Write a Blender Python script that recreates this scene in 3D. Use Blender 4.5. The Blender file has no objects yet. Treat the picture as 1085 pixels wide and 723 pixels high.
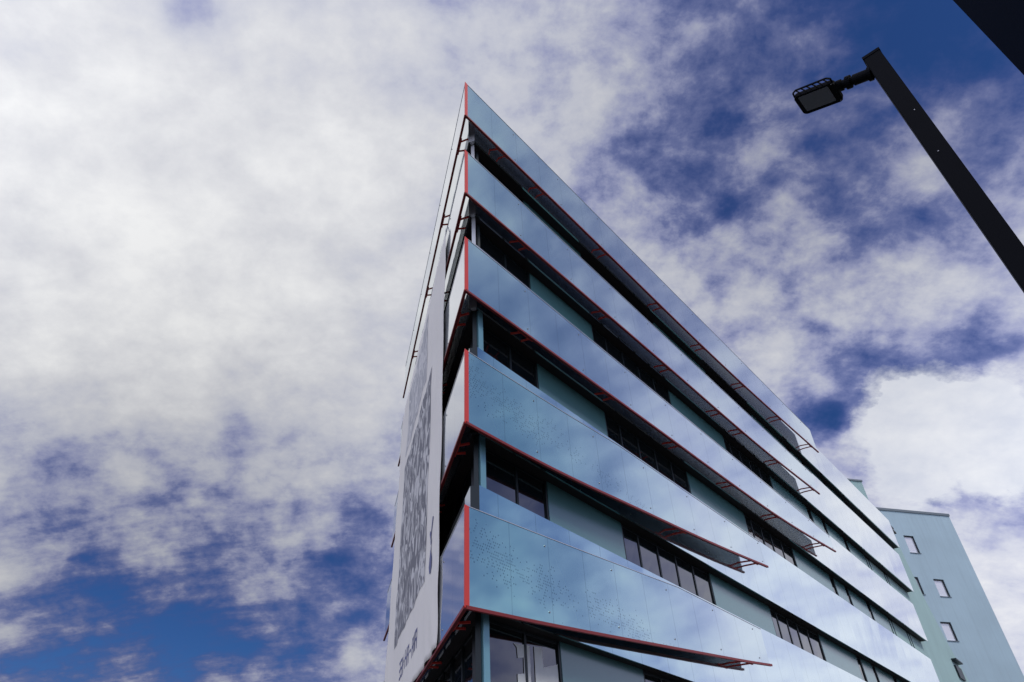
import bpy, bmesh, math, random
from mathutils import Vector, Matrix
random.seed(7)
R = math.radians
scene = bpy.context.scene
COL = scene.collection

# ------------------------------------------------------------------ camera
cd = bpy.data.cameras.new('camera'); cam = bpy.data.objects.new('camera', cd); COL.objects.link(cam)
cd.sensor_width = 36.0; cd.lens = 23.48; cd.shift_x = 0.0539
cd.clip_start = 0.05; cd.clip_end = 5000
m = Matrix(((0.999951, -0.009928, 0, 0), (-0.006108, -0.615254, -0.788305, 0), (0.007826, 0.788266, -0.615285, 1.6), (0, 0, 0, 1)))
cam.matrix_world = m
scene.camera = cam
scene.view_settings.view_transform = 'Standard'; scene.view_settings.look = 'None'
scene.view_settings.exposure = 0.0; scene.view_settings.gamma = 1.0; scene.view_settings.use_curve_mapping = False

# ------------------------------------------------------------------ sky
SUN_AZ, SUN_EL = 122.0, 52.0          # azimuth measured from +Y towards +X
w = bpy.data.worlds.new('World'); scene.world = w; w.use_nodes = True
nt = w.node_tree; N = nt.nodes; Lk = nt.links; N.clear()
def nd(t, **k):
    n = N.new(t)
    for a, b in k.items(): setattr(n, a, b)
    return n
def mth(op, a, b=None, c=None, clamp=False):
    n = nd('ShaderNodeMath', operation=op, use_clamp=clamp)
    for i, v in enumerate((a, b, c)):
        if v is None: continue
        if isinstance(v, (int, float)): n.inputs[i].default_value = v
        else: Lk.new(v, n.inputs[i])
    return n.outputs[0]
geo = nd('ShaderNodeTexCoord')
nrm = nd('ShaderNodeVectorMath', operation='NORMALIZE'); Lk.new(geo.outputs['Generated'], nrm.inputs[0]); DIR = nrm.outputs[0]
def blob(v, k):
    d = nd('ShaderNodeVectorMath', operation='DOT_PRODUCT'); Lk.new(DIR, d.inputs[0]); d.inputs[1].default_value = Vector(v).normalized()
    return mth('EXPONENT', mth('MULTIPLY', mth('SUBTRACT', d.outputs['Value'], 1.0), k))
# where the cloud cover thickens (+) or opens up (-): direction, tightness, amount
BL = [(-0.5228, 0.7375, 0.4275, 1764.6, -0.161), (-0.4955, 0.7714, 0.3992, 909.1, -0.174), (-0.5365, 0.7673, 0.3514, 1824.7, -0.174), (-0.3712, 0.824, 0.4281, 964.3, -0.174),
 (-0.4056, 0.7994, 0.4432, 1711.1, -0.124), (-0.3136, 0.81, 0.4955, 3239.2, -0.186), (-0.3091, 0.8325, 0.4598, 2627.2, -0.155), (-0.393, 0.8428, 0.3678, 2028.8, -0.124),
 (-0.4571, 0.821, 0.3421, 1881.0, -0.155), (-0.4393, 0.8508, 0.2883, 726.7, -0.205), (-0.4819, 0.8444, 0.2342, 562.2, -0.186), (-0.4166, 0.8764, 0.2416, 521.5, -0.186),
 (-0.3449, 0.9041, 0.2524, 847.0, -0.205), (-0.3233, 0.8977, 0.2993, 1000.8, -0.186), (-0.2626, 0.9365, 0.2323, 684.0, -0.186), (-0.1743, 0.9254, 0.3364, 1574.0, -0.217),
 (-0.1589, 0.9012, 0.4032, 1491.4, -0.174), (-0.118, 0.9152, 0.3854, 1299.5, -0.205), (-0.1172, 0.9491, 0.2925, 698.6, -0.26), (-0.2016, 0.9545, 0.2197, 403.5, -0.217),
 (-0.3574, 0.9128, 0.1975, 364.2, -0.155), (-0.4889, 0.8529, 0.1831, 933.5, -0.124), (-0.2169, 0.8939, 0.3922, 4018.1, -0.155), (-0.3532, 0.4091, 0.8413, 2633.8, -0.217),
 (-0.3262, 0.4093, 0.8521, 4327.8, -0.155), (-0.3763, 0.4855, 0.7891, 2317.3, -0.074), (-0.3199, 0.7517, 0.5767, 10718.9, -0.124), (-0.306, 0.6524, 0.6934, 4461.6, -0.074),
 (0.5149, 0.377, 0.7699, 222.1, -0.468), (0.5806, 0.3809, 0.7196, 703.4, -0.178), (0.3044, 0.4112, 0.8592, 976.4, -0.127), (0.2186, 0.5199, 0.8258, 2734.7, -0.102),
 (0.234, 0.5612, 0.7939, 2652.7, -0.143), (0.3188, 0.5734, 0.7547, 2756.5, -0.163), (0.3639, 0.5895, 0.7212, 1453.9, -0.184), (0.4188, 0.5523, 0.7208, 3057.2, -0.153),
 (0.4751, 0.5522, 0.6851, 1687.3, -0.173), (0.51, 0.5855, 0.6302, 2423.6, -0.184), (0.5405, 0.5621, 0.626, 3691.3, -0.143), (0.3837, 0.64, 0.6658, 894.5, -0.153),
 (0.3039, 0.6436, 0.7024, 1355.8, -0.143), (0.45, 0.6618, 0.5996, 3180.8, -0.153), (0.4523, 0.5205, 0.7242, 6581.0, -0.127), (0.2208, 0.6144, 0.7575, 2547.2, -0.102),
 (0.2939, 0.4904, 0.8204, 1285.4, -0.077), (0.4138, 0.4757, 0.7762, 1421.6, -0.061), (0.5027, 0.4783, 0.7201, 2273.7, -0.061), (0.6165, 0.6186, 0.4871, 835.2, -0.433),
 (0.5288, 0.692, 0.4913, 696.2, -0.36), (0.4757, 0.7464, 0.4654, 1645.3, -0.549), (0.6237, 0.7038, 0.3401, 686.4, -0.173), (0.3625, 0.4287, 0.8275, 513.2, -0.051),
 (-0.5063, 0.5485, 0.6655, 19.6, 0.42), (-0.2069, 0.5681, 0.7965, 21.2, 0.2), (-0.2129, 0.7441, 0.6332, 37.3, 0.2), (-0.4768, 0.7022, 0.5287, 85.3, 0.15),
 (0.0979, 0.5439, 0.8334, 127.8, 0.14), (0.3632, 0.7228, 0.5879, 242.0, 0.16), (0.5728, 0.6117, 0.5455, 346.5, 0.16), (0.5931, 0.7704, 0.2337, 372.9, 0.18),
 (-0.1406, 0.9642, 0.2249, 2985.5, 0.3), (0.4287, 0.7004, 0.5707, 513.0, 0.15), (0.8, 0.55, 0.3, 22.0, 0.22), (0.85, 0.1, 0.5, 9.0, -0.18),
 (0.95, 0.12, 0.55, 14.0, -0.085), (0.45, 0.42, 0.79, 22.0, -0.085), (-0.38, 0.89, 0.24, 13.0, -0.13), (0.4, 0.6, 0.7, 12.0, -0.05)]
sep = nd('ShaderNodeSeparateXYZ'); Lk.new(DIR, sep.inputs[0])
zz = mth('ADD', mth('MAXIMUM', sep.outputs[2], 0.0), 0.50)
cmb = nd('ShaderNodeCombineXYZ'); Lk.new(mth('DIVIDE', sep.outputs[0], zz), cmb.inputs[0]); Lk.new(mth('DIVIDE', sep.outputs[1], zz), cmb.inputs[1])
def noise(scale, det, rough, dist, off=(0, 0, 0), sc=(1, 1, 1)):
    mp = nd('ShaderNodeMapping'); Lk.new(cmb.outputs[0], mp.inputs[0]); mp.inputs['Location'].default_value = off; mp.inputs['Scale'].default_value = sc
    n = nd('ShaderNodeTexNoise'); Lk.new(mp.outputs[0], n.inputs['Vector'])
    n.inputs['Scale'].default_value = scale; n.inputs['Detail'].default_value = det; n.inputs['Roughness'].default_value = rough; n.inputs['Distortion'].default_value = dist
    return n.outputs[0]
n1 = noise(8.2, 12, 0.615, 0.10, (3.1, 1.7, 0), (1.0, 1.2, 1))
n2 = noise(1.7, 4, 0.5, 0.0, (8.3, 4.4, 2))
n3 = noise(20.0, 6, 0.58, 0.2, (1.3, 9.4, 5))
calm = mth('SUBTRACT', 1.0, mth('MULTIPLY', mth('MAXIMUM', blob((0.90, 0.25, 0.42), 5.0), mth('MULTIPLY', blob((-0.40, 0.55, 0.74), 7.0), 0.75)), 0.60))   # smoother veils of cloud
D = mth('ADD', mth('MULTIPLY', mth('MULTIPLY', mth('SUBTRACT', n1, 0.5), calm), 1.50), 0.70)
n4 = noise(5.0, 8, 0.62, 0.1, (2.2, 6.1, 3), (0.45, 2.3, 1))       # long streaks low on the left
D = mth('ADD', D, mth('MULTIPLY', mth('MULTIPLY', mth('SUBTRACT', n4, 0.50), 1.5), blob((-0.38, 0.90, 0.18), 30.0)))
n5 = noise(15.0, 9, 0.60, 0.15, (5.7, 2.9, 8))                        # finely broken cloud high on the right and low on the left
D = mth('ADD', D, mth('MULTIPLY', mth('MULTIPLY', mth('SUBTRACT', n5, 0.5), 1.15), mth('MAXIMUM', blob((0.42, 0.58, 0.70), 9.0), mth('MULTIPLY', blob((-0.38, 0.88, 0.28), 12.0), 0.7))))
D = mth('ADD', D, mth('MULTIPLY', mth('SUBTRACT', n2, 0.5), 0.35))
D = mth('ADD', D, mth('MULTIPLY', mth('SUBTRACT', n3, 0.5), 0.28))
for x, y, z, k, a in BL: D = mth('ADD', D, mth('MULTIPLY', blob((x, y, z), k), a))
# a crisp-edged cumulus low on the right
cb = mth('MAXIMUM', blob((0.5756, 0.7021, 0.4192), 260), blob((0.622, 0.678, 0.390), 300))
cb = mth('MAXIMUM', cb, mth('MULTIPLY', blob((0.560, 0.735, 0.385), 420), 0.9))
cb = mth('ADD', cb, mth('MULTIPLY', mth('SUBTRACT', n1, 0.5), 0.85))
cb = mth('ADD', cb, mth('MULTIPLY', mth('SUBTRACT', n3, 0.5), 0.35))
cmask = mth('MULTIPLY', mth('SUBTRACT', cb, 0.39), 5.5, clamp=True)
ramp = nd('ShaderNodeValToRGB'); Lk.new(mth('MULTIPLY', D, 0.75), ramp.inputs[0])
cr = ramp.color_ramp; cr.elements[0].position = 0.20; cr.elements[0].color = (0.10, 0.13, 0.35, 1)
cr.elements[1].position = 1.0; cr.elements[1].color = (0.86, 0.865, 0.875, 1)
for p, c in ((0.36, (0.19, 0.22, 0.43)), (0.46, (0.33, 0.355, 0.54)), (0.60, (0.53, 0.55, 0.645)), (0.76, (0.66, 0.67, 0.715))):
    e = cr.elements.new(p); e.color = (*c, 1)
mixc = nd('ShaderNodeMix', data_type='RGBA'); Lk.new(cmask, mixc.inputs[0]); Lk.new(ramp.outputs[0], mixc.inputs[6]); 
cshade = nd('ShaderNodeMix', data_type='RGBA'); Lk.new(mth('ADD', mth('MULTIPLY', n3, 1.1), mth('MULTIPLY', mth('SUBTRACT', 0.5, n1), 1.2), clamp=True), cshade.inputs[0])
cshade.inputs[6].default_value = (0.76, 0.77, 0.80, 1); cshade.inputs[7].default_value = (0.52, 0.555, 0.66, 1); Lk.new(cshade.outputs[2], mixc.inputs[7])
sky = nd('ShaderNodeTexSky', sky_type='NISHITA', sun_disc=False); sky.sun_elevation = R(SUN_EL); sky.sun_rotation = R(SUN_AZ)
sky.air_density = 1.0; sky.dust_density = 0.3; sky.ozone_density = 4.0
b1 = nd('ShaderNodeBackground'); tn = nd('ShaderNodeMix', data_type='RGBA', blend_type='MULTIPLY'); tn.inputs[0].default_value = 1.0
Lk.new(sky.outputs[0], tn.inputs[6]); tn.inputs[7].default_value = (0.34, 0.62, 1.12, 1); Lk.new(tn.outputs[2], b1.inputs[0]); b1.inputs[1].default_value = 0.050
b2 = nd('ShaderNodeBackground'); Lk.new(mixc.outputs[2], b2.inputs[0]); b2.inputs[1].default_value = 1.0
fac = mth('MAXIMUM', nd('ShaderNodeMapRange').outputs[0], 0.0)
mr = [n for n in N if n.bl_idname == 'ShaderNodeMapRange'][0]; mr.interpolation_type = 'SMOOTHSTEP'
Lk.new(D, mr.inputs[0]); mr.inputs[1].default_value = 0.05; mr.inputs[2].default_value = 0.64
fac = mth('MAXIMUM', fac, cmask)
lum = mth('ADD', mth('MULTIPLY', blob((-0.93, -0.25, 0.30), 6.0), 1.9), mth('ADD', mth('MULTIPLY', blob((0.1, -0.85, 0.5), 3.5), 0.8), mth('MULTIPLY', blob((0.88, 0.45, 0.22), 11.0), 0.62)))  # bright sky patches added out of view to light the banner and wall bands
lum = mth('SUBTRACT', lum, mth('ADD', mth('MULTIPLY', blob((-0.42, 0.87, 0.25), 12.0), 0.34), mth('MULTIPLY', blob((0.50, 0.47, 0.73), 16.0), 0.36)))
Lk.new(mth('ADD', lum, 1.0), b2.inputs[1])
ms = nd('ShaderNodeMixShader'); Lk.new(fac, ms.inputs[0]); Lk.new(b1.outputs[0], ms.inputs[1]); Lk.new(b2.outputs[0], ms.inputs[2])
out = nd('ShaderNodeOutputWorld'); Lk.new(ms.outputs[0], out.inputs[0])

sd = bpy.data.lights.new('sun', 'SUN'); sd.energy = 1.5; sd.angle = R(14); sd.color = (1.0, 0.95, 0.88)
so = bpy.data.objects.new('sun', sd); COL.objects.link(so)
sv = Vector((math.sin(R(SUN_AZ)) * math.cos(R(SUN_EL)), math.cos(R(SUN_AZ)) * math.cos(R(SUN_EL)), math.sin(R(SUN_EL))))
so.rotation_euler = sv.to_track_quat('Z', 'Y').to_euler(); so.location = (0, 0, 60)

# ------------------------------------------------------------------ materials
def mat(name, base, rough=0.6, metal=0.0, spec=0.5, noise_amt=0.0, noise_scale=2.0, bump=0.0, bump_scale=8.0, alpha=1.0, streak=0.0, seam=None, seam_dark=0.6, coat=0.0):
    mt = bpy.data.materials.new(name); mt.use_nodes = True
    t = mt.node_tree; p = t.nodes['Principled BSDF']
    p.inputs['Roughness'].default_value = rough; p.inputs['Metallic'].default_value = metal
    p.inputs['Specular IOR Level'].default_value = spec; p.inputs['Alpha'].default_value = alpha
    p.inputs['Coat Weight'].default_value = coat
    p.inputs['Base Color'].default_value = (*base, 1)
    tc = t.nodes.new('ShaderNodeTexCoord'); src = None
    def MX(a, b, f):
        mx = t.nodes.new('ShaderNodeMix'); mx.data_type = 'RGBA'; mx.blend_type = 'MIX'
        if a is None: mx.inputs[6].default_value = (*base, 1)
        else: t.links.new(a, mx.inputs[6])
        mx.inputs[7].default_value = (*b, 1); t.links.new(f, mx.inputs[0]); return mx.outputs[2]
    def ramp_(v, a, b, hi):
        r = t.nodes.new('ShaderNodeMapRange'); t.links.new(v, r.inputs[0]); r.inputs[1].default_value = a; r.inputs[2].default_value = b; r.inputs[4].default_value = hi
        return r.outputs[0]
    if noise_amt > 0:
        n = t.nodes.new('ShaderNodeTexNoise'); n.inputs['Scale'].default_value = noise_scale; n.inputs['Detail'].default_value = 6; n.inputs['Roughness'].default_value = 0.62
        t.links.new(tc.outputs['Object'], n.inputs['Vector'])
        src = MX(src, tuple(c * 0.55 for c in base), ramp_(n.outputs[0], 0.35, 0.75, noise_amt))
    if streak > 0:
        mp = t.nodes.new('ShaderNodeMapping'); mp.inputs['Scale'].default_value = (3.0, 3.0, 0.12); t.links.new(tc.outputs['Object'], mp.inputs[0])
        n = t.nodes.new('ShaderNodeTexNoise'); n.inputs['Scale'].default_value = 2.2; n.inputs['Detail'].default_value = 5; t.links.new(mp.outputs[0], n.inputs['Vector'])
        src = MX(src, tuple(c * 0.6 for c in base), ramp_(n.outputs[0], 0.48, 0.8, streak))
    if seam:
        uv = t.nodes.new('ShaderNodeUVMap'); uv.uv_map = 'UVMap'
        sp = t.nodes.new('ShaderNodeSeparateXYZ'); t.links.new(uv.outputs[0], sp.inputs[0])
        a = t.nodes.new('ShaderNodeMath'); a.operation = 'PINGPONG'; t.links.new(sp.outputs[0], a.inputs[0]); a.inputs[1].default_value = seam / 2
        b = t.nodes.new('ShaderNodeMath'); b.operation = 'LESS_THAN'; t.links.new(a.outputs[0], b.inputs[0]); b.inputs[1].default_value = 0.012
        c = t.nodes.new('ShaderNodeMath'); c.operation = 'MULTIPLY'; t.links.new(b.outputs[0], c.inputs[0]); c.inputs[1].default_value = seam_dark
        src = MX(src, (0.02, 0.03, 0.04), c.outputs[0])
    if src is not None: t.links.new(src, p.inputs['Base Color'])
    if bump > 0:
        n = t.nodes.new('ShaderNodeTexNoise'); n.inputs['Scale'].default_value = bump_scale; n.inputs['Detail'].default_value = 4
        t.links.new(tc.outputs['Object'], n.inputs['Vector'])
        bp = t.nodes.new('ShaderNodeBump'); bp.inputs['Strength'].default_value = bump; bp.inputs['Distance'].default_value = 0.02
        t.links.new(n.outputs[0], bp.inputs['Height']); t.links.new(bp.outputs[0], p.inputs['Normal'])
    return mt

M = {}
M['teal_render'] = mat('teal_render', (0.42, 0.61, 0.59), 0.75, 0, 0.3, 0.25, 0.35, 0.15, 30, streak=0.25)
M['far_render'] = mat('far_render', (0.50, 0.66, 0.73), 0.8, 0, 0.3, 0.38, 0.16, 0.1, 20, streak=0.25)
M['teal_panel'] = mat('teal_panel', (0.11, 0.27, 0.275), 0.22, 0, 0.5, 0.15, 0.8)
M['band_panel'] = mat('band_panel', (0.70, 0.76, 0.77), 0.04, 0.95, 0.6, 0.12, 0.6, 0.10, 0.9, seam=1.3, seam_dark=0.35)
M['soffit'] = mat('soffit', (0.030, 0.026, 0.026), 0.7, 0, 0.3, 0.3, 3.0)
M['backing'] = mat('backing', (0.014, 0.034, 0.085), 0.25, 0, 0.3)
M['core'] = mat('core', (0.03, 0.035, 0.04), 0.6)
M['dark_frame'] = mat('dark_frame', (0.018, 0.028, 0.032), 0.45, 0.3)
M['glass'] = mat('glass', (0.008, 0.012, 0.014), 0.04, 0.0, 0.5, bump=0.05, bump_scale=0.6)
M['glass'].node_tree.nodes['Principled BSDF'].inputs['IOR'].default_value = 2.2
M['teal_panel'].node_tree.nodes['Principled BSDF'].inputs['IOR'].default_value = 1.9
M['red'] = mat('red', (0.74, 0.055, 0.040), 0.45, 0.0, 0.4, 0.15, 4.0)
M['dark_red'] = mat('dark_red', (0.26, 0.022, 0.022), 0.5, 0.0, 0.4, 0.2, 3.0)  # rail red, darkened: the shade on its underside is put into the colour
M['post'] = mat('post', (0.20, 0.42, 0.48), 0.3, 0.3)
M['light_panel'] = mat('light_panel', (0.62, 0.64, 0.66), 0.35, 0.4, 0.5, 0.1, 2)
M['roof'] = mat('roof', (0.2, 0.2, 0.2), 0.9, noise_amt=0.3)
M['vinyl'] = mat('vinyl', (0.85, 0.88, 0.86), 0.6, noise_amt=0.2, noise_scale=3)
M['cloth'] = mat('cloth', (0.88, 0.845, 0.765), 0.85, 0, 0.2, 0.10, 0.5, 0.35, 2.0)
M['print_grey'] = mat('print_grey', (0.33, 0.33, 0.34), 0.85, 0, 0.2, 0.3, 1.3, 0.3, 3)
M['print_pale'] = mat('print_pale', (0.48, 0.48, 0.48), 0.85, 0, 0.2, 0.35, 1.0, 0.3, 3)
M['print_blue'] = mat('print_blue', (0.17, 0.18, 0.30), 0.85, 0, 0.2)
M['lamp_black'] = mat('lamp_black', (0.0045, 0.005, 0.007), 0.6, 0.0, 0.07, 0.4, 3)
M['lens'] = mat('lens', (0.13, 0.14, 0.16), 0.35, 0, 0.5, 0.2, 20)
M['bolt'] = mat('bolt', (0.35, 0.35, 0.35), 0.35, 0.8)
M['window_bright'] = mat('window_bright', (0.92, 0.93, 0.95), 0.2, 0.35, 0.6, 0.12, 1.0)  # near-white base stands in for the sky mirrored in the panes
M['dark_tower'] = mat('dark_tower', (0.0012, 0.0035, 0.011), 0.7, 0, 0.04, 0.2, 1)
M['tower_glass'] = mat('tower_glass', (0.001, 0.003, 0.010), 0.4, 0, 0.04)
M['coping'] = mat('coping', (0.20, 0.24, 0.26), 0.5, 0.5)
M['asphalt'] = mat('asphalt', (0.05, 0.05, 0.052), 0.9, 0, 0.3, 0.4, 4, 0.4, 60)
M['paving'] = mat('paving', (0.22, 0.215, 0.20), 0.85, 0, 0.3, 0.3, 2, 0.3, 30)

for nm_, lo_, hi_, sc_ in (('print_grey', (0.22, 0.22, 0.235), (0.66, 0.65, 0.63), 2.6), ('print_pale', (0.48, 0.48, 0.48), (0.72, 0.71, 0.68), 2.2)):
    t_ = M[nm_].node_tree; p_ = t_.nodes['Principled BSDF']; tc_ = t_.nodes.new('ShaderNodeTexCoord')
    mp_ = t_.nodes.new('ShaderNodeMapping'); mp_.inputs['Scale'].default_value = (1, 1, 0.55); t_.links.new(tc_.outputs['Object'], mp_.inputs[0])
    n_1 = t_.nodes.new('ShaderNodeTexNoise'); n_1.inputs['Scale'].default_value = sc_; n_1.inputs['Detail'].default_value = 3; n_1.inputs['Distortion'].default_value = 1.4; t_.links.new(mp_.outputs[0], n_1.inputs['Vector'])
    r_ = t_.nodes.new('ShaderNodeValToRGB'); t_.links.new(n_1.outputs[0], r_.inputs[0]); r_.color_ramp.elements[0].position = 0.49; r_.color_ramp.elements[0].color = (*lo_, 1); r_.color_ramp.elements[1].position = 0.56; r_.color_ramp.elements[1].color = (*hi_, 1)
    t_.links.new(r_.outputs[0], p_.inputs['Base Color'])

def screen_material(name, base_a, base_b, frit, metal, alpha):
    mt = bpy.data.materials.new(name); mt.use_nodes = True; t = mt.node_tree; p = t.nodes['Principled BSDF']; LK = t.links.new
    def n_(ty, **k):
        n = t.nodes.new(ty)
        for a, b in k.items(): setattr(n, a, b)
        return n
    def ma(op, a, b=None, clamp=False):
        n = n_('ShaderNodeMath', operation=op, use_clamp=clamp)
        for i, v in enumerate((a, b)):
            if v is None: continue
            if isinstance(v, (int, float)): n.inputs[i].default_value = v
            else: LK(v, n.inputs[i])
        return n.outputs[0]
    uv = n_('ShaderNodeUVMap', uv_map='UVMap'); sp = n_('ShaderNodeSeparateXYZ'); LK(uv.outputs[0], sp.inputs[0])
    U, V = sp.outputs[0], sp.outputs[1]
    # round frit dots on a small grid, each one present or missing
    g = 0.060
    row = ma('MULTIPLY', ma('FRACT', ma('MULTIPLY', ma('FLOOR', ma('DIVIDE', V, g)), 0.5)), 1.0)
    UU = ma('ADD', U, ma('MULTIPLY', row, g))
    fu = ma('SUBTRACT', ma('FRACT', ma('DIVIDE', UU, g)), 0.5); fv = ma('SUBTRACT', ma('FRACT', ma('DIVIDE', V, g)), 0.5)
    rr = ma('SQRT', ma('ADD', ma('MULTIPLY', fu, fu), ma('MULTIPLY', fv, fv)))
    cell = n_('ShaderNodeCombineXYZ'); LK(ma('FLOOR', ma('DIVIDE', UU, g)), cell.inputs[0]); LK(ma('FLOOR', ma('DIVIDE', V, g)), cell.inputs[1])
    wn = n_('ShaderNodeTexWhiteNoise', noise_dimensions='2D'); LK(cell.outputs[0], wn.inputs['Vector'])
    nz = n_('ShaderNodeTexNoise'); nz.inputs['Scale'].default_value = 0.9; nz.inputs['Detail'].default_value = 3; LK(uv.outputs[0], nz.inputs['Vector'])
    # the dotted drift starts at the corner and thins out along the facade
    vrel = ma('MULTIPLY', ma('FRACT', ma('DIVIDE', ma('SUBTRACT', V, 5.14), 3.73)), 2.0)
    off = ma('ABSOLUTE', ma('SUBTRACT', vrel, ma('SUBTRACT', 0.62, ma('MULTIPLY', U, 0.045))))
    dens = ma('SUBTRACT', ma('ADD', ma('MULTIPLY', ma('SUBTRACT', nz.outputs[0], 0.5), 1.8), 0.62), ma('ADD', ma('MULTIPLY', off, 1.9), ma('MULTIPLY', U, 0.055)))
    there = ma('LESS_THAN', wn.outputs['Value'], dens)
    dot = ma('MULTIPLY', ma('LESS_THAN', rr, 0.27), there)
    # panel joints every 1.3 m
    jj = ma('LESS_THAN', ma('PINGPONG', U, 0.65), 0.011)
    tc = n_('ShaderNodeTexCoord')
    cl = n_('ShaderNodeTexNoise'); cl.inputs['Scale'].default_value = 0.5; cl.inputs['Detail'].default_value = 5; LK(tc.outputs['Object'], cl.inputs['Vector'])
    mx = n_('ShaderNodeMix', data_type='RGBA'); LK(cl.outputs[0], mx.inputs[0]); mx.inputs[6].default_value = (*base_a, 1); mx.inputs[7].default_value = (*base_b, 1)
    mx2 = n_('ShaderNodeMix', data_type='RGBA'); LK(ma('MAXIMUM', ma('MULTIPLY', dot, frit), ma('MULTIPLY', jj, 0.27)), mx2.inputs[0]); gr = n_('ShaderNodeMapRange'); LK(U, gr.inputs[0]); gr.inputs[1].default_value = 1.5; gr.inputs[2].default_value = 11.0; gr.inputs[3].default_value = 0.0; gr.inputs[4].default_value = 1.0   # tint shifts along the band: sky reflection put into the colour
    mg = n_('ShaderNodeMix', data_type='RGBA'); LK(gr.outputs[0], mg.inputs[0]); LK(mx.outputs[2], mg.inputs[6]); mg.inputs[7].default_value = (0.64, 0.75, 0.78, 1)
    LK(mg.outputs[2], mx2.inputs[6]); mx2.inputs[7].default_value = (0.02, 0.06, 0.08, 1)
    LK(mx2.outputs[2], p.inputs['Base Color'])
    p.inputs['Metallic'].default_value = metal; p.inputs['Roughness'].default_value = 0.05
    LK(ma('MAXIMUM', dot, alpha), p.inputs['Alpha'])
    bn = n_('ShaderNodeTexNoise'); bn.inputs['Scale'].default_value = 0.9; bn.inputs['Detail'].default_value = 2; LK(tc.outputs['Object'], bn.inputs['Vector'])
    bp = n_('ShaderNodeBump'); bp.inputs['Strength'].default_value = 0.08; bp.inputs['Distance'].default_value = 0.02; LK(bn.outputs[0], bp.inputs['Height']); LK(bp.outputs[0], p.inputs['Normal'])
    return mt
M['screen'] = screen_material('screen_glass', (0.38, 0.59, 0.62), (0.46, 0.65, 0.67), 0.0, 0.78, 1.0)
M['wall_sky_fade'] = screen_material('wall_band_sky_fade', (0.31, 0.58, 0.60), (0.40, 0.64, 0.65), 0.0, 0.93, 1.0)  # no dots here; the colour shift along the wall paints in reflected sky
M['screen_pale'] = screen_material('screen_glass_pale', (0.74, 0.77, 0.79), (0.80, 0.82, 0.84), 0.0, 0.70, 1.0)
M['screen_frit'] = screen_material('screen_glass_fritted', (0.28, 0.57, 0.58), (0.37, 0.63, 0.64), 0.50, 0.72, 1.0)

# ------------------------------------------------------------------ helpers
def tag(o, label=None, cat=None, group=None, kind=None):
    if label: o['label'] = label
    if cat: o['category'] = cat
    if group: o['group'] = group
    if kind: o['kind'] = kind
    return o
def empty(name, loc, label, cat, group=None):
    o = bpy.data.objects.new(name, None); COL.objects.link(o); o.location = loc; o.empty_display_size = 0.5
    tag(o, label, cat, group); return o
class MB:
    """collects vertices and faces in world metres, with a uv per corner"""
    def __init__(s): s.v = []; s.f = []; s.uv = []
    def face(s, pts, uvs=None):
        b = len(s.v); s.v += [Vector(p) for p in pts]; s.f.append(list(range(b, b + len(pts)))); s.uv += list(uvs or [(0, 0)] * len(pts))
    def hexa(s, a, b, uv=None):
        """a: four base points, b: the four matching top points (either winding)"""
        q = [a[::-1], b] + [[a[i], a[(i + 1) % 4], b[(i + 1) % 4], b[i]] for i in range(4)]
        for f in q: s.face(f)
    def box(s, c, size, rot=0.0):
        c = Vector(c); rm = Matrix.Rotation(rot, 3, 'Z'); x, y, z = size[0] / 2, size[1] / 2, size[2] / 2
        p = lambda i, j, k: c + rm @ Vector((i * x, j * y, k * z))
        s.hexa([p(-1, -1, -1), p(1, -1, -1), p(1, 1, -1), p(-1, 1, -1)], [p(-1, -1, 1), p(1, -1, 1), p(1, 1, 1), p(-1, 1, 1)])
    def bar(s, a, b, wd, ht=None, n=4, up=Vector((0, 0, 1))):
        """square (n=4) or round bar from a to b"""
        a = Vector(a); b = Vector(b); d = (b - a).normalized()
        if abs(d.dot(up)) > 0.97: up = Vector((1, 0, 0))
        x = d.cross(up).normalized(); y = x.cross(d).normalized(); ht = ht or wd
        rA, rB = [], []
        for i in range(n):
            t = 2 * math.pi * (i + 0.5) / n; k = (1 / math.cos(math.pi / n)) if n == 4 else 1
            o = x * math.cos(t) * wd / 2 * k + y * math.sin(t) * ht / 2 * k
            rA.append(a + o); rB.append(b + o)
        s.face(rA[::-1]); s.face(rB)
        for i in range(n): s.face([rA[i], rA[(i + 1) % n], rB[(i + 1) % n], rB[i]])
    def build(s, name, mt, parent=None, smooth=False, bevel=0.0):
        org = Vector(parent.matrix_basis.translation) if parent and not parent.parent else (Vector(parent.parent.matrix_basis.translation) + Vector(parent.location) if parent else Vector((0, 0, 0)))
        me = bpy.data.meshes.new(name)
        ctr = sum(s.v, Vector()) / len(s.v)
        loc = ctr
        me.from_pydata([tuple(v - loc) for v in s.v], [], s.f)
        ul = me.uv_layers.new(name='UVMap')
        for i, u in enumerate(s.uv): ul.data[i].uv = u
        bm = bmesh.new(); bm.from_mesh(me); bmesh.ops.remove_doubles(bm, verts=bm.verts, dist=1e-5); bmesh.ops.recalc_face_normals(bm, faces=bm.faces)
        if bevel: bmesh.ops.bevel(bm, geom=bm.edges[:], offset=bevel, segments=2, affect='EDGES', clamp_overlap=True)
        bm.to_mesh(me); bm.free()
        if smooth:
            for p in me.polygons: p.use_smooth = True
        me.materials.append(M[mt]); o = bpy.data.objects.new(name, me); COL.objects.link(o)
        o.location = loc - org
        if parent: o.parent = parent
        return o
def copy_tree(o, parent=None):
    c = o.copy(); COL.objects.link(c)
    if parent: c.parent = parent
    for ch in o.children: copy_tree(ch, c)
    return c

# ------------------------------------------------------------------ the ground
g = MB(); g.face([(-900, -900, 0), (900, -900, 0), (900, 900, 0), (-900, 900, 0)])
tag(g.build('road', 'asphalt'), kind='structure')

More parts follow.
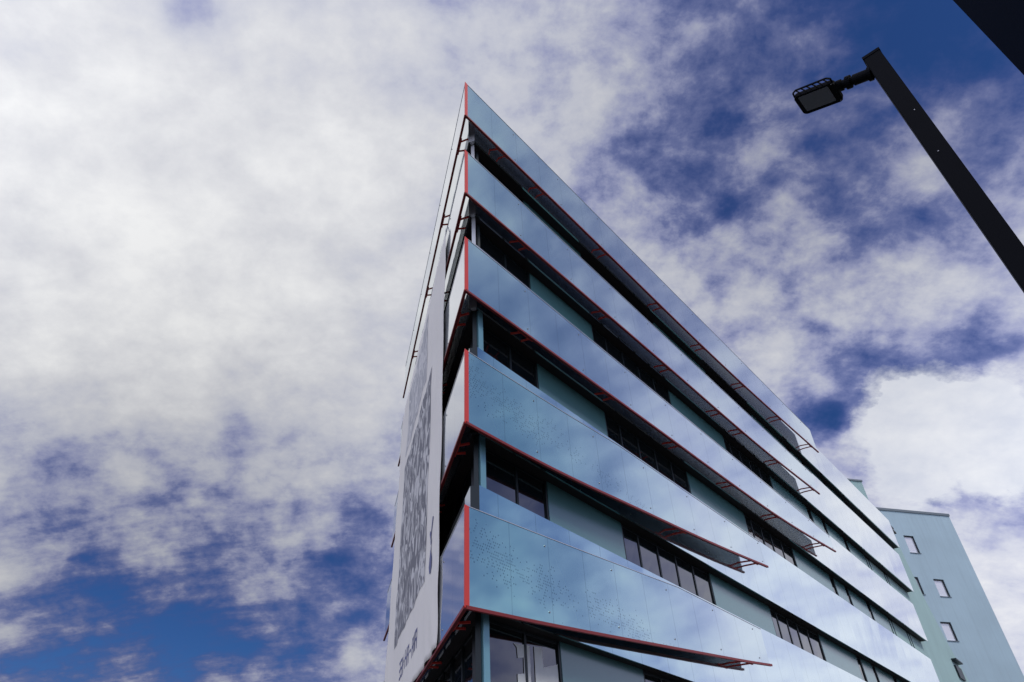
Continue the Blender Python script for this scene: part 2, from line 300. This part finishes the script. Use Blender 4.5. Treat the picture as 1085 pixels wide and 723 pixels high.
# ------------------------------------------------------------------ main building frames
C = Vector((0.1944, 12.0484, 0.0))
dR = Vector((0.679595, 0.733588, 0)); nR = Vector((0.733588, -0.679595, 0))
dL = Vector((-0.174322, 0.984689, 0)); nL = Vector((-0.984689, -0.174322, 0))
def PR(s, d, z): return C + dR * s + nR * d + Vector((0, 0, z))
def PL(s, d, z): return C + dL * s + nL * d + Vector((0, 0, z))
def fbox(mb, F, s0, s1, d0, d1, z0, z1):
    mb.hexa([F(s0, d0, z0), F(s1, d0, z0), F(s1, d1, z0), F(s0, d1, z0)], [F(s0, d0, z1), F(s1, d0, z1), F(s1, d1, z1), F(s0, d1, z1)])

# pavement round the building, a real kerb high
pv = MB()
pts = [PR(0, 3.2, 0) - dR * 3, PR(60, 3.2, 0), PR(60, -30, 0), PL(60, -1, 0), PL(60, 3.2, 0), PL(0, 3.2, 0) - dL * 3]
top = [p + Vector((0, 0, 0.12)) for p in pts]
pv.face(top)
for i in range(len(pts)): pv.face([pts[i], pts[(i + 1) % len(pts)], top[(i + 1) % len(pts)], top[i]])
tag(pv.build('pavement', 'paving'), kind='structure')

BD = empty('office_building', (0.1944, 12.0484, 0.0), 'wedge shaped glass office block with sharp corner, slanting glass bands and red edges', 'building')
ZB = [19.93, 16.23, 12.60, 8.87, 5.14, 1.42]      # bottom edge of each glass screen
ZT = [21.74, 18.11, 14.42, 10.75, 7.00, 3.28]
IB = [19.55, 16.12, 12.62, 9.02, 5.30, 1.60]      # parapets of the wall behind
IT = [21.62, 18.67, 14.87, 11.36, 7.76, 4.05]
ENDR = [46.8, 45.3, 43.2, 41.8, 40.0, 39.0]
EDGE = [(22.0, 49.2), (19.5, 49.8), (17.0, 51.0), (14.3, 53.0), (12.3, 55.2), (8.0, 58.0), (0.12, 60.0)]

# core behind everything, following both facades
co = MB()
cp = [PR(1.6, -1.25, 0), PR(49.0, -1.25, 0), PR(49.0, -14, 0), PL(40, -18, 0), PL(18.2, -3.0, 0), PL(18.2, -0.95, 0), PL(1.6, -0.95, 0)]
ct = [p + Vector((0, 0, 21.3)) for p in cp]
co.face(ct); co.face(cp[::-1])
for i in range(len(cp)): co.face([cp[i], cp[(i + 1) % len(cp)], ct[(i + 1) % len(cp)], ct[i]])
co.build('core_wall', 'core', BD)
# plain rendered end bay with its raking edge
eb = MB()
for i in range(len(EDGE) - 1):
    (za, sa), (zb_, sb) = EDGE[i], EDGE[i + 1]
    eb.hexa([PR(36.0, -0.62, zb_), PR(sb, -0.62, zb_), PR(sb, -2.2, zb_), PR(36.0, -2.2, zb_)], [PR(36.0, -0.62, za), PR(sa, -0.62, za), PR(sa, -2.2, za), PR(36.0, -2.2, za)])
eb.build('end_wall', 'teal_render', BD)
rf = MB(); rp = [PR(0.75, -0.4, 21.32), PR(49.0, -0.4, 21.32), PR(49.0, -14, 21.32), PL(18.0, -6.0, 21.32), PL(18.0, -0.4, 21.32), PL(0.75, -0.4, 21.32)]
rt_ = [p + Vector((0, 0, 0.12)) for p in rp]; rf.face(rt_); rf.face(rp[::-1])
for i in range(6): rf.face([rp[i], rp[(i + 1) % 6], rt_[(i + 1) % 6], rt_[i]])
rf.build('roof', 'roof', BD)
sm = MB(); fbox(sm, PR, 46.9, 48.6, -0.60, -0.40, 21.55, 21.66); sm.build('end_canopy', 'dark_frame', BD)
ew = MB(); fbox(ew, PR, 51.6, 53.3, -0.61, -0.50, 11.9, 12.7); ewo = ew.build('end_window', 'dark_frame', BD)
ew = MB(); fbox(ew, PR, 51.5, 53.5, -0.61, -0.30, 13.0, 13.1); ew.build('window_hood', 'dark_frame', ewo)

def seg_panels(F, s0, s1, d, z0, z1, th, step=1.3, jit=0.004):
    """a cladding band made of flat panels, each a hair out of plane with its neighbours"""
    mb = MB(); n = max(1, round((s1 - s0) / step)); prev = None
    for i in range(n + 1):
        s = s0 + (s1 - s0) * i / n; j0 = random.uniform(-jit, jit); j1 = random.uniform(-jit, jit)
        cur = (s, d + j0, d + j1)
        if prev:
            a, b = prev, cur
            mb.face([F(a[0], a[1], z0), F(b[0], b[1], z0), F(b[0], b[2], z1), F(a[0], a[2], z1)], [(a[0], z0), (b[0], z0), (b[0], z1), (a[0], z1)])
            mb.face([F(a[0], d - th, z0), F(b[0], d - th, z0), F(b[0], b[1], z0), F(a[0], a[1], z0)])
            mb.face([F(a[0], d - th, z1), F(b[0], d - th, z1), F(b[0], b[2], z1), F(a[0], a[2], z1)])
            mb.face([F(a[0], d - th, z0), F(b[0], d - th, z0), F(b[0], d - th, z1), F(a[0], d - th, z1)])
        prev = cur
    mb.face([F(s0, d - th, z0), F(s0, d, z0), F(s0, d, z1), F(s0, d - th, z1)])
    mb.face([F(s1, d - th, z0), F(s1, d, z0), F(s1, d, z1), F(s1, d - th, z1)])
    return mb

# wall bands: polished cladding over a dark slab edge
for k in range(6):
    seg_panels(PR, 0.70, ENDR[k], -0.24, IB[k], IT[k], 0.05, jit=0.003).build('wall_band', 'wall_sky_fade' if k >= 3 else 'band_panel', BD)
    seg_panels(PL, 0.70, 16.2, -0.24, IB[k], IT[k], 0.05).build('wall_band', 'band_panel', BD)
    sl = MB(); z0, z1 = IB[k] + 0.02, IT[k] - 0.05
    a = [PR(0.72, -0.295, z0), PR(ENDR[k] - 0.1, -0.295, z0), PR(ENDR[k] - 0.1, -1.3, z0), PR(3.5, -1.3, z0), PL(3.5, -1.0, z0), PL(16.1, -1.0, z0), PL(16.1, -0.295, z0), PL(0.72, -0.295, z0)]
    b = [p + Vector((0, 0, z1 - z0)) for p in a]
    sl.face(a[::-1]); sl.face(b)
    for i in range(8): sl.face([a[i], a[(i + 1) % 8], b[(i + 1) % 8], b[i]])
    sl.build('slab_edge', 'soffit', BD)
# blunt inner corner: chamfer strip per storey, sky reflection put into the pale upper ones
for k in range(6):
    mb = MB(); z0, z1 = IB[k], IT[k]
    mb.hexa([PR(0.70, -0.24, z0), PL(0.70, -0.24, z0), PL(0.78, -0.34, z0), PR(0.78, -0.34, z0)], [PR(0.70, -0.24, z1), PL(0.70, -0.24, z1), PL(0.78, -0.34, z1), PR(0.78, -0.34, z1)])
    mb.build('corner_panel', 'light_panel' if k < 3 else 'dark_frame', BD)
for r in range(5):
    z0, z1 = IT[r + 1] - 0.02, IB[r] + 0.02
    mb = MB(); mb.hexa([PR(0.80, -0.34, z0), PL(0.80, -0.34, z0), PL(1.0, -0.5, z0), PR(1.0, -0.5, z0)], [PR(0.80, -0.34, z1), PL(0.80, -0.34, z1), PL(1.0, -0.5, z1), PR(1.0, -0.5, z1)])
    mb.build('corner_post', 'light_panel' if r < 2 else 'dark_frame', BD)
    if r >= 2:
        mb = MB(); fbox(mb, PR, 0.84, 1.00, -0.46, -0.30, z0, z1); mb.build('corner_post', 'post', BD)

# ribbons: window units and flat teal panels
def window(F, s0, s1, z0, z1, mull, d=-0.66, curtain=None):
    f = MB(); fw = 0.06
    fbox(f, F, s0, s0 + fw, d, d + 0.07, z0, z1); fbox(f, F, s1 - fw, s1, d, d + 0.07, z0, z1)
    fbox(f, F, s0 + fw, s1 - fw, d, d + 0.05, z1 - 0.07, z1); fbox(f, F, s0 + fw, s1 - fw, d, d + 0.05, z0, z0 + 0.07)
    for q in mull: fbox(f, F, q - 0.035, q + 0.035, d, d + 0.055, z0 + 0.07, z1 - 0.07)
    o = f.build('window', 'dark_frame', BD)
    ed = [s0 + fw] + list(mull) + [s1 - fw]
    for a, b in zip(ed, ed[1:]):
        p = MB(); j = [random.uniform(-0.006, 0.006) for _ in range(4)]
        p.hexa([F(a, d + 0.03 + j[0], z0 + .07), F(b, d + 0.03 + j[1], z0 + .07), F(b, d + 0.01, z0 + .07), F(a, d + 0.01, z0 + .07)],
               [F(a, d + 0.03 + j[2], z1 - .07), F(b, d + 0.03 + j[3], z1 - .07), F(b, d + 0.01, z1 - .07), F(a, d + 0.01, z1 - .07)])
        p.build('pane', 'glass', o)
    return o
for r in range(5):
    z0, z1 = IT[r + 1] - 0.25, IB[r] + 0.02
    end = min(ENDR[r], 46.0)
    window(PR, 1.05, 3.65, z0, z1, [2.48])
    window(PR, 7.1, 12.45, z0, z1, [8.0, 9.1, 10.2, 11.3])
    window(PR, 17.2, 22.2, z0, z1, [17.85, 18.85, 19.85, 20.95])
    window(PR, 26.75, 27.4, z0, z1, []); window(PR, 28.95, 29.5, z0, z1, []); window(PR, 32.3, 32.95, z0, z1, []); window(PR, 36.3, 36.9, z0, z1, [])
    if r < 4: window(PR, 39.9, 40.5, z0, z1, [])
    pan = [(3.65, 7.1), (12.45, 17.2), (22.2, 26.75), (27.4, 28.95), (29.5, 32.3), (32.95, 36.0)]
    for a, b in pan:
        if b > end: continue
        p = MB(); fbox(p, PR, a + 0.012, b - 0.012, -0.74, -0.58, z0, z1); p.build('infill_panel', 'teal_panel', BD)
    for a in (1.0, 4.6, 8.2, 11.8): window(PL, a, a + 3.5, z0, z1, [a + 1.15, a + 2.3], d=-0.62)
    p = MB(); fbox(p, PL, 15.35, 16.1, -0.62, -0.40, z0, z1); p.build('infill_panel', 'teal_panel', BD)

# large white lettering on the glass of the lowest visible storey
LETP = [[(2.12, 5.01), (2.63, 5.06), (2.62, 4.20), (2.2, 4.20), (2.2, 4.47), (2.41, 4.51), (2.42, 4.8), (2.23, 4.76), (2.21, 4.95)],
        [(2.78, 5.07), (3.05, 5.10), (3.06, 4.72), (3.56, 4.86), (3.56, 4.20), (2.77, 4.20)]]
for pl in LETP:
    mb = MB(); dd = -0.622
    a = [PR(s, dd, z) for s, z in pl]; b = [PR(s, dd + 0.004, z) for s, z in pl]
    mb.face(b); mb.face(a[::-1])
    for i in range(len(a)): mb.face([a[i], a[(i + 1) % len(a)], b[(i + 1) % len(a)], b[i]])
    mb.build('window_lettering', 'vinyl', BD)

# ------------------------------------------------------------------ glass screens
# height of each bottom rail along the facade: it climbs away from the corner to a point
FL = [[(0, 19.93), (8, 19.86), (15.3, 19.74), (21.2, 19.86), (30.1, 20.33)], [(0, 16.23), (10.8, 16.30), (17.4, 16.26), (21.2, 16.34), (26.95, 16.65)],
      [(0, 12.60), (9.5, 12.74), (13.6, 12.76), (19.4, 12.86), (26.15, 13.42)],
      [(0, 8.87), (1.88, 8.90), (4.05, 9.0), (6.3, 9.18), (9.3, 9.39), (11.9, 9.59), (15.82, 9.97)],
      [(0, 5.14), (1.55, 5.26), (3.2, 5.40), (7.9, 5.84), (11.9, 6.22), (13.66, 6.41)], [(0, 1.42), (4, 2.0), (8, 2.5)]]
BRK = [[1.8, 3.9, 7.8, 11.9, 15.6, 19.8, 24.3, 28.8], [2.6, 7.0, 11.2, 15.4, 17.5, 21.4, 25.9], [2.4, 6.4, 10.5, 14.6, 18.8, 24.3], [9.4, 14.7], [12.0], [4.2]]
def interp(t, s):
    for (a, x), (b, y) in zip(t, t[1:]):
        if s <= b: return x + (y - x) * (s - a) / (b - a)
    return t[-1][1]
def smooth_curve(t):
    for _ in range(3):
        q = [t[0]]
        for (a, x), (b, y) in zip(t, t[1:]): q += [(a * .75 + b * .25, x * .75 + y * .25), (a * .25 + b * .75, x * .25 + y * .75)]
        t = q + [t[-1]]
    return t
FL = [smooth_curve(t) if len(t) > 2 else t for t in FL]
def screen(F, k, fl, brk, side):
    tip = fl[-1][0]; end = tip - 0.12; dt = 0.20 if side > 0 else 0.0
    dd_ = lambda s: dt * s / tip
    lo_ = lambda s: interp(fl, s)
    hi_ = lambda s: ZT[k] if (k == 0 or side < 0) else min(ZT[k] + (lo_(s) - fl[0][1]) * 0.6, 1.56 + (IT[k] - 1.6) * (8.0 - dd_(s)) / 8.24)
    n = max(4, round(end / 0.65)); mb = MB(); bk = MB()
    for i in range(n):
        a, b = end * i / n, end * (i + 1) / n
        mb.face([F(a, dd_(a), lo_(a)), F(b, dd_(b), lo_(b)), F(b, dd_(b), hi_(b)), F(a, dd_(a), hi_(a))], [(a, lo_(a)), (b, lo_(b)), (b, hi_(b)), (a, hi_(a))])
        bk.face([F(a, dd_(a) - .02, lo_(a)), F(b, dd_(b) - .02, lo_(b)), F(b, dd_(b) - .02, hi_(b)), F(a, dd_(a) - .02, hi_(a))])
    o = mb.build('glass_screen', 'screen_pale' if side < 0 else 'screen_frit' if k >= 3 else 'screen', BD)
    bk.build('glass_backing', 'backing', o)
    nn_ = nR if side > 0 else nL
    for q in range(1, int(end / 2.6) + 1):
        sq_ = q * 2.6 - 0.12
        for vv in (0.12, 0.88):
            fx = MB(); c_ = F(sq_, dd_(sq_), lo_(sq_) * (1 - vv) + hi_(sq_) * vv)
            fx.bar(c_ - nn_ * 0.03, c_ + nn_ * 0.012, 0.04, n=10); fx.build('point_fixing', 'bolt', o)
    te = MB()
    for i in range(n):
        a, b = end * i / n, end * (i + 1) / n; te.bar(F(a, dd_(a), hi_(a) + 0.006), F(b, dd_(b), hi_(b) + 0.006), 0.020, 0.014)
    te.build('top_edge', 'light_panel', o)
    # bottom rail that runs on past the glass to a point
    rl = MB()
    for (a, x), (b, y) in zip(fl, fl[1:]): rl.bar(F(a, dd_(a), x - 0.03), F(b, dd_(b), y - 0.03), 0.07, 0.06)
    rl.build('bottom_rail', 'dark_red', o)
    for s in brk:
        if s > tip: continue
        d = dd_(s); b = MB(); zr = lo_(s) - 0.03
        b.bar(F(s - 0.16, d - 0.02, zr), F(s - 0.34, -0.25, zr - 0.02), 0.042)
        b.bar(F(s + 0.20, d - 0.02, zr), F(s + 0.10, -0.25, zr - 0.02), 0.042)
        b.bar(F(s - 0.30, d - 0.035, zr), F(s + 0.32, d - 0.035, zr), 0.05)
        b.build('bracket', 'red', o)
    return o
for k in range(6):
    o = screen(PR, k, FL[k], BRK[k], 1)
    mb = MB(); a = C + Vector((0, 0, 0)); off = (nR + nL).normalized() * 0.0
    ax = (dR + dL).normalized(); out_ = -ax
    q0, q1, q2, q3 = out_ * 0.045, dR * 0.098 + nR * 0.012, ax * 0.12, dL * 0.07 + nL * 0.012
    lo, hi = Vector((0, 0, ZB[k] - 0.04)), Vector((0, 0, ZT[k] + 0.01))
    mb.hexa([C + q + lo for q in (q0, q1, q2, q3)], [C + q + hi for q in (q0, q1, q2, q3)])
    mb.build('corner_mullion', 'red', o)
LEND = [16.30, 16.46, 17.10, 17.75, 18.2, 18.2]
for k in range(6):
    screen(PL, k, [(0, ZB[k]), (LEND[k], ZB[k])], [1.15, 4.4, 8.3, 12.6], -1)

# rooftop stair housing
ea = Vector((math.sin(R(79.96)), math.cos(R(79.96)), 0)); en = Vector((math.sin(R(-10.04)), math.cos(R(-10.04)), 0))
hc = Vector((math.sin(R(33.62)), math.cos(R(33.62)), 0)) * 52.0
hb = MB(); a = [hc, hc - ea * 6, hc - ea * 6 + en * 4, hc + en * 4]
hb.hexa([p + Vector((0, 0, 21.44)) for p in a], [p + Vector((0, 0, 23.1)) for p in a])
ho = hb.build('stair_housing', 'teal_render', BD)
a = [hc + ea * .06 - en * .06, hc - ea * 6.06 - en * .06, hc - ea * 6.06 + en * 4.06, hc + ea * .06 + en * 4.06]
hb = MB(); hb.hexa([p + Vector((0, 0, 23.1)) for p in a], [p + Vector((0, 0, 23.22)) for p in a]); hb.build('coping', 'coping', ho)

# ------------------------------------------------------------------ banner hung over the left facade
BN = empty('banner', tuple(PL(8.9, 0.06, 11.2)), 'tall pale grey cloth banner hung over the left side of the wedge shaped office block', 'banner')
S0, S1, Z0, Z1 = 2.92, 15.0, 5.13, 17.9
def bd(s, z):
    e = min((s - S0) / 1.2, 1.0)
    wv = 0.018 * math.sin(s * 2.9 + z * 0.35) + 0.012 * math.sin(z * 2.1 - s * 1.3) + 0.010 * math.sin(s * 6.1 - z * 1.2)
    lowc = max(0, 1 - (z - Z0) / 2.2) * max(0, 1 - (s - S0) / 3.0)
    return 0.065 + wv * 0.7 + lowc * 0.03 * math.sin((s - S0) * 5.5 - (z - Z0) * 3.3)
NS, NZ = 64, 80
cb_ = MB()
gv = [[PL(S0 + (S1 - S0) * i / NS, bd(S0 + (S1 - S0) * i / NS, Z0 + (Z1 - Z0) * j / NZ), Z0 + (Z1 - Z0) * j / NZ) for j in range(NZ + 1)] for i in range(NS + 1)]
for i in range(NS):
    for j in range(NZ): cb_.face([gv[i][j], gv[i + 1][j], gv[i + 1][j + 1], gv[i][j + 1]])
clo = cb_.build('cloth', 'cloth', BN, smooth=True)
sol = clo.modifiers.new('thickness', 'SOLIDIFY'); sol.thickness = 0.006; sol.offset = -1
def printed(name, mtn, s0, s1, z0, z1, ns=30, nz=30, lift=0.006, test=None):
    mb = MB()
    for i in range(ns):
        for j in range(nz):
            a, b = s0 + (s1 - s0) * i / ns, s0 + (s1 - s0) * (i + 1) / ns; c, d = z0 + (z1 - z0) * j / nz, z0 + (z1 - z0) * (j + 1) / nz
            if test and not test((a + b) / 2, (c + d) / 2): continue
            mb.face([PL(a, bd(a, c) + lift, c), PL(b, bd(b, c) + lift, c), PL(b, bd(b, d) + lift, d), PL(a, bd(a, d) + lift, d)])
    return mb.build(name, mtn, clo, smooth=True)
printed('marbled_square', 'print_grey', 5.1, 12.2, 7.2, 13.9)
printed('pale_marbled_square', 'print_pale', 6.6, 12.2, 14.4, 17.3)
# small line of blue lettering, three clusters of strokes, and the mark on the right
random.seed(11)
def letter_row(s0, s1, z0, z1):
    cells = []
    n = 10; cw = (s1 - s0) / n
    for i in range(n):
        if i in (3, 6): cells.append((s0 + cw * (i + .25), s0 + cw * (i + .75), (z0 + z1) / 2 - .04, (z0 + z1) / 2 + .04)); continue
        a, b = s0 + cw * (i + .1), s0 + cw * (i + .9); t = 0.075
        pat = [(a, a + t, z0, z1), (b - t, b, z0, z1), (a, b, z1 - t, z1), (a, b, z0, z0 + t), (a, b, (z0 + z1) / 2 - t / 2, (z0 + z1) / 2 + t / 2)]
        keep = [(0, 1, 2, 3), (0, 2, 3, 4), (1, 2, 3, 4), (0, 1, 2, 4), (0, 1, 4)][random.randrange(5)]
        cells += [pat[q] for q in keep]
    return cells
mb = MB(); lift = 0.006
for a, b, c, d in letter_row(6.1, 10.2, 5.86, 6.36):
    nn = max(1, int((b - a) / 0.1))
    for i in range(nn):
        p, q = a + (b - a) * i / nn, a + (b - a) * (i + 1) / nn
        mb.face([PL(p, bd(p, c) + lift, c), PL(q, bd(q, c) + lift, c), PL(q, bd(q, d) + lift, d), PL(p, bd(p, d) + lift, d)])
mb.build('lettering', 'print_blue', clo)
def shape(pts):
    pts = [((s - 2.3) * 1.1 + 3.98, (z - 6.8) * 0.95 + 7.65) for s, z in pts]
    mb = MB(); mb.face([PL(s, bd(s, z) + 0.012, z) for s, z in pts]); return mb
shape([(2.02, 7.52), (2.12, 7.55), (2.36, 7.22), (2.62, 7.40), (2.70, 7.32), (2.44, 7.06), (2.40, 6.90), (2.28, 6.90), (2.28, 7.10)]).build('lettering', 'print_blue', clo)
shape([(2.16, 6.98), (2.26, 6.95), (2.36, 6.78), (2.55, 6.62), (2.60, 6.40), (2.45, 6.18), (2.24, 6.12), (2.12, 6.26), (2.10, 6.48), (2.24, 6.68), (2.26, 6.82)]).build('emblem', 'print_blue', clo)
for s in (S0 + .1, 5.9, 8.9, 11.9, S1 - .1):
    mb = MB(); mb.bar(PL(s, 0.065, Z1 - 0.05), PL(s, 0.01, Z1 + 0.18), 0.03, n=8); mb.build('tie', 'bolt', BN)

# ------------------------------------------------------------------ far teal building
FB_O = en * 49.2
def PF(u, d, z): return FB_O + ea * u - en * d + Vector((0, 0, z))
FB = empty('apartment_building', tuple(PF(40, -6, 0)), 'plain teal rendered block with small square windows behind the end of the glass office block', 'building')
# windows: (left, right, bottom, top)
WF = [(49.05, 50.05, 23.2, 24.75), (48.0, 48.75, 19.6, 21.05), (50.2, 51.2, 19.55, 21.0), (49.1, 50.1, 16.0, 17.45), (47.6, 48.4, 12.3, 13.8), (50.2, 51.2, 8.9, 10.3), (49.1, 50.1, 5.2, 6.7), (46.0, 47.0, 23.2, 24.7), (44.5, 45.5, 19.6, 21.05), (44.5, 45.5, 16.0, 17.45)]
UL, UR, ZR = 24.0, 54.78, 27.0
us = sorted({UL, UR} | {a for a, b, c, d in WF} | {b for a, b, c, d in WF}); zs = sorted({0.0, ZR} | {c for a, b, c, d in WF} | {d for a, b, c, d in WF})
fw_ = MB()
for i in range(len(us) - 1):
    for j in range(len(zs) - 1):
        uc, zc = (us[i] + us[i + 1]) / 2, (zs[j] + zs[j + 1]) / 2
        if any(a < uc < b and c < zc < d for a, b, c, d in WF): continue
        fw_.face([PF(us[i], 0, zs[j]), PF(us[i + 1], 0, zs[j]), PF(us[i + 1], 0, zs[j + 1]), PF(us[i], 0, zs[j + 1])])
for a, b, c, d in WF:   # reveals
    fw_.face([PF(a, 0, c), PF(b, 0, c), PF(b, -.16, c), PF(a, -.16, c)]); fw_.face([PF(a, 0, d), PF(b, 0, d), PF(b, -.16, d), PF(a, -.16, d)])
    fw_.face([PF(a, 0, c), PF(a, 0, d), PF(a, -.16, d), PF(a, -.16, c)]); fw_.face([PF(b, 0, c), PF(b, 0, d), PF(b, -.16, d), PF(b, -.16, c)])
fw_.face([PF(UR, 0, 0), PF(UR, -14, 0), PF(UR, -14, ZR), PF(UR, 0, ZR)]); fw_.face([PF(UL, 0, 0), PF(UL, -14, 0), PF(UL, -14, ZR), PF(UL, 0, ZR)])
fw_.face([PF(UL, -14, 0), PF(UR, -14, 0), PF(UR, -14, ZR), PF(UL, -14, ZR)]); fw_.face([PF(UL, 0, ZR), PF(UR, 0, ZR), PF(UR, -14, ZR), PF(UL, -14, ZR)])
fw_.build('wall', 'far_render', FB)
cpg = MB(); fbox(cpg, PF, UL - .05, UR + .05, -14.05, 0.07, ZR + 0.003, ZR + 0.22); cpg.build('coping', 'coping', FB)
for a, b, c, d in WF:
    mb = MB(); fbox(mb, PF, a, a + .03, -.16, -.12, c, d); fbox(mb, PF, b - .07, b, -.16, -.03, c, d)
    fbox(mb, PF, a + .03, b - .07, -.16, -.12, c, c + .03); fbox(mb, PF, a + .03, b - .07, -.16, -.03, d - .08, d)
    wo = mb.build('window', 'dark_frame', FB)
    mb = MB(); fbox(mb, PF, a - .04, b + .04, 0.003, 0.05, c - .05, c - .003); mb.build('sill', 'coping', wo)
    mb = MB(); fbox(mb, PF, a + .03, b - .07, -.16, -.13, c + .03, d - .08); mb.build('pane', 'window_bright', wo)

# ------------------------------------------------------------------ dark tower close on the right
DT = empty('dark_tower', (10.7, 3.1, 0), 'near black tower whose edge cuts the top right of the view', 'building')
mb = MB(); x0, x1, y0, y1 = 8.43, 13.0, 0.9, 5.37
mb.hexa([(x0, y0, 0), (x1, y0, 0), (x1, y1, 0), (x0, y1, 0)], [(x0, y0, 15), (x1, y0, 15), (x1, y1, 15), (x0, y1, 15)]); mb.build('wall', 'dark_tower', DT)
for fl_ in range(2):
    for c_ in range(2):
        mb = MB(); yy = y0 + 0.4 + c_ * 2.1; zz_ = 1.2 + fl_ * 3.5
        mb.hexa([(x0 - .03, yy, zz_), (x0 + .05, yy, zz_), (x0 + .05, yy + 1.6, zz_), (x0 - .03, yy + 1.6, zz_)], [(x0 - .03, yy, zz_ + 1.8), (x0 + .05, yy, zz_ + 1.8), (x0 + .05, yy + 1.6, zz_ + 1.8), (x0 - .03, yy + 1.6, zz_ + 1.8)])
        mb.build('window', 'tower_glass', DT)

# ------------------------------------------------------------------ street lamp
PC = Vector((3.816, 3.228, 0)); ZTOP = 7.475
SL = empty('street_lamp', tuple(PC), 'tall black square street lamp with one flat tilted head against the clouds', 'street lamp')
aa = R(-44.0); e1 = Vector((math.sin(aa), math.cos(aa), 0)); e2 = Vector((-e1.y, e1.x, 0)) * -1   # e1 along arm, e2 away from the camera side
if e2.dot(Vector((1, 1, 0))) < 0: e2 = -e2
hw = 0.070
def sq(mb, c, h, z0, z1):
    q = [c + e1 * h + e2 * h, c - e1 * h + e2 * h, c - e1 * h - e2 * h, c + e1 * h - e2 * h]
    mb.hexa([p + Vector((0, 0, z0)) for p in q], [p + Vector((0, 0, z1)) for p in q])
mb = MB(); sq(mb, PC, hw, 0.12, ZTOP - 0.02); po = mb.build('pole', 'lamp_black', SL, bevel=0.006)
mb = MB(); sq(mb, PC, hw + .004, ZTOP - 0.02, ZTOP + 0.012); mb.build('pole_cap', 'lamp_black', SL)
mb = MB(); sq(mb, PC, 0.16, 0.003, 0.12); mb.build('base', 'lamp_black', SL, bevel=0.01)
for zf, of in ((6.55, -0.02), (6.02, 0.01)):
    mb = MB(); p = PC - e2 * (hw - .001) + e1 * of; mb.bar(p + Vector((0, 0, zf)), p - e2 * 0.008 + Vector((0, 0, zf)), 0.010, n=10); mb.build('bolt', 'bolt', SL)
root = PC + e1 * hw + Vector((0, 0, 7.31)); tip = PC + e1 * 0.345 + Vector((0, 0, 7.41))
mb = MB(); dd = (tip - root)
mb.bar(root, root + dd * 0.10, 0.135, n=20); mb.bar(root + dd * 0.1, root + dd * 0.52, 0.105, n=20); mb.bar(root + dd * 0.52, root + dd * 0.60, 0.08, n=20)
mb.bar(root + dd * 0.60, root + dd * 0.74, 0.125, n=20); mb.bar(root + dd * 0.74, root + dd * 0.86, 0.085, n=20); mb.bar(root + dd * 0.86, tip, 0.12, 0.10, n=20)
mb.bar(root + dd * 0.67 - e2 * .065, root + dd * 0.67 + e2 * .065, 0.03, n=6); mb.bar(root + dd * 0.93 - e2 * .058, root + dd * 0.93 + e2 * .058, 0.024, n=6)
mb.build('arm', 'lamp_black', SL)
hx = (e1 * 0.334 + Vector((0, 0, 0.125))).normalized(); hy = e2; hz = hx.cross(hy); hz = hz if hz.z > 0 else -hz
H0 = tip - hz * 0.01
def HP(x, y, z): return H0 + hx * x + hy * y + hz * z
def rrect(x0, x1, y0, y1, r, n=6):
    o = []
    for cx, cy, t0 in ((x1 - r, y1 - r, 0), (x0 + r, y1 - r, 90), (x0 + r, y0 + r, 180), (x1 - r, y0 + r, 270)):
        for i in range(n + 1): t = R(t0 + 90 * i / n); o.append((cx + r * math.cos(t), cy + r * math.sin(t)))
    return o
def slab(mb, ol, z0, z1):
    a = [HP(x, y, z0) for x, y in ol]; b = [HP(x, y, z1) for x, y in ol]
    mb.face(a[::-1]); mb.face(b)
    for i in range(len(a)): mb.face([a[i], a[(i + 1) % len(a)], b[(i + 1) % len(a)], b[i]])
LX, WY = 0.365, 0.165
mb = MB(); slab(mb, rrect(0.0, LX, -WY + 0.062, WY, 0.04), -0.025, 0.02); slab(mb, rrect(0.03, LX - .03, -WY + 0.10, WY - .03, 0.03), 0.02, 0.045)
LH = mb.build('lamp_head', 'lamp_black', SL)
# open rim with slanted cooling ribs along the near side
mb = MB(); rim = [(0.012, -WY + 0.09), (0.014, -WY + 0.03), (0.045, -WY + 0.006), (LX - .045, -WY + 0.006), (LX - 0.012, -WY + 0.03), (LX - .006, -WY + 0.09)]
for a, b in zip(rim, rim[1:]): mb.bar(HP(a[0], a[1], 0), HP(b[0], b[1], 0), 0.012, 0.014, up=hz)
mb.build('rim', 'lamp_black', LH)
for i in range(6):
    x = 0.055 + i * 0.05; mb = MB(); mb.bar(HP(x + .016, -WY + 0.008, 0), HP(x - .014, -WY + 0.066, 0), 0.007, 0.012, up=hz); mb.build('cooling_rib', 'lamp_black', LH)
mb = MB(); slab(mb, rrect(0.055, LX - 0.04, -WY + 0.082, WY - 0.040, 0.012), -0.029, -0.0255); mb.build('lens', 'lens', LH)
for q in ((0.022, WY - .022), (0.022, -WY + .075)):
    mb = MB(); mb.bar(HP(q[0], q[1], -0.030), HP(q[0], q[1], -0.024), 0.010, n=10, up=hx); mb.build('bolt', 'bolt', LH)
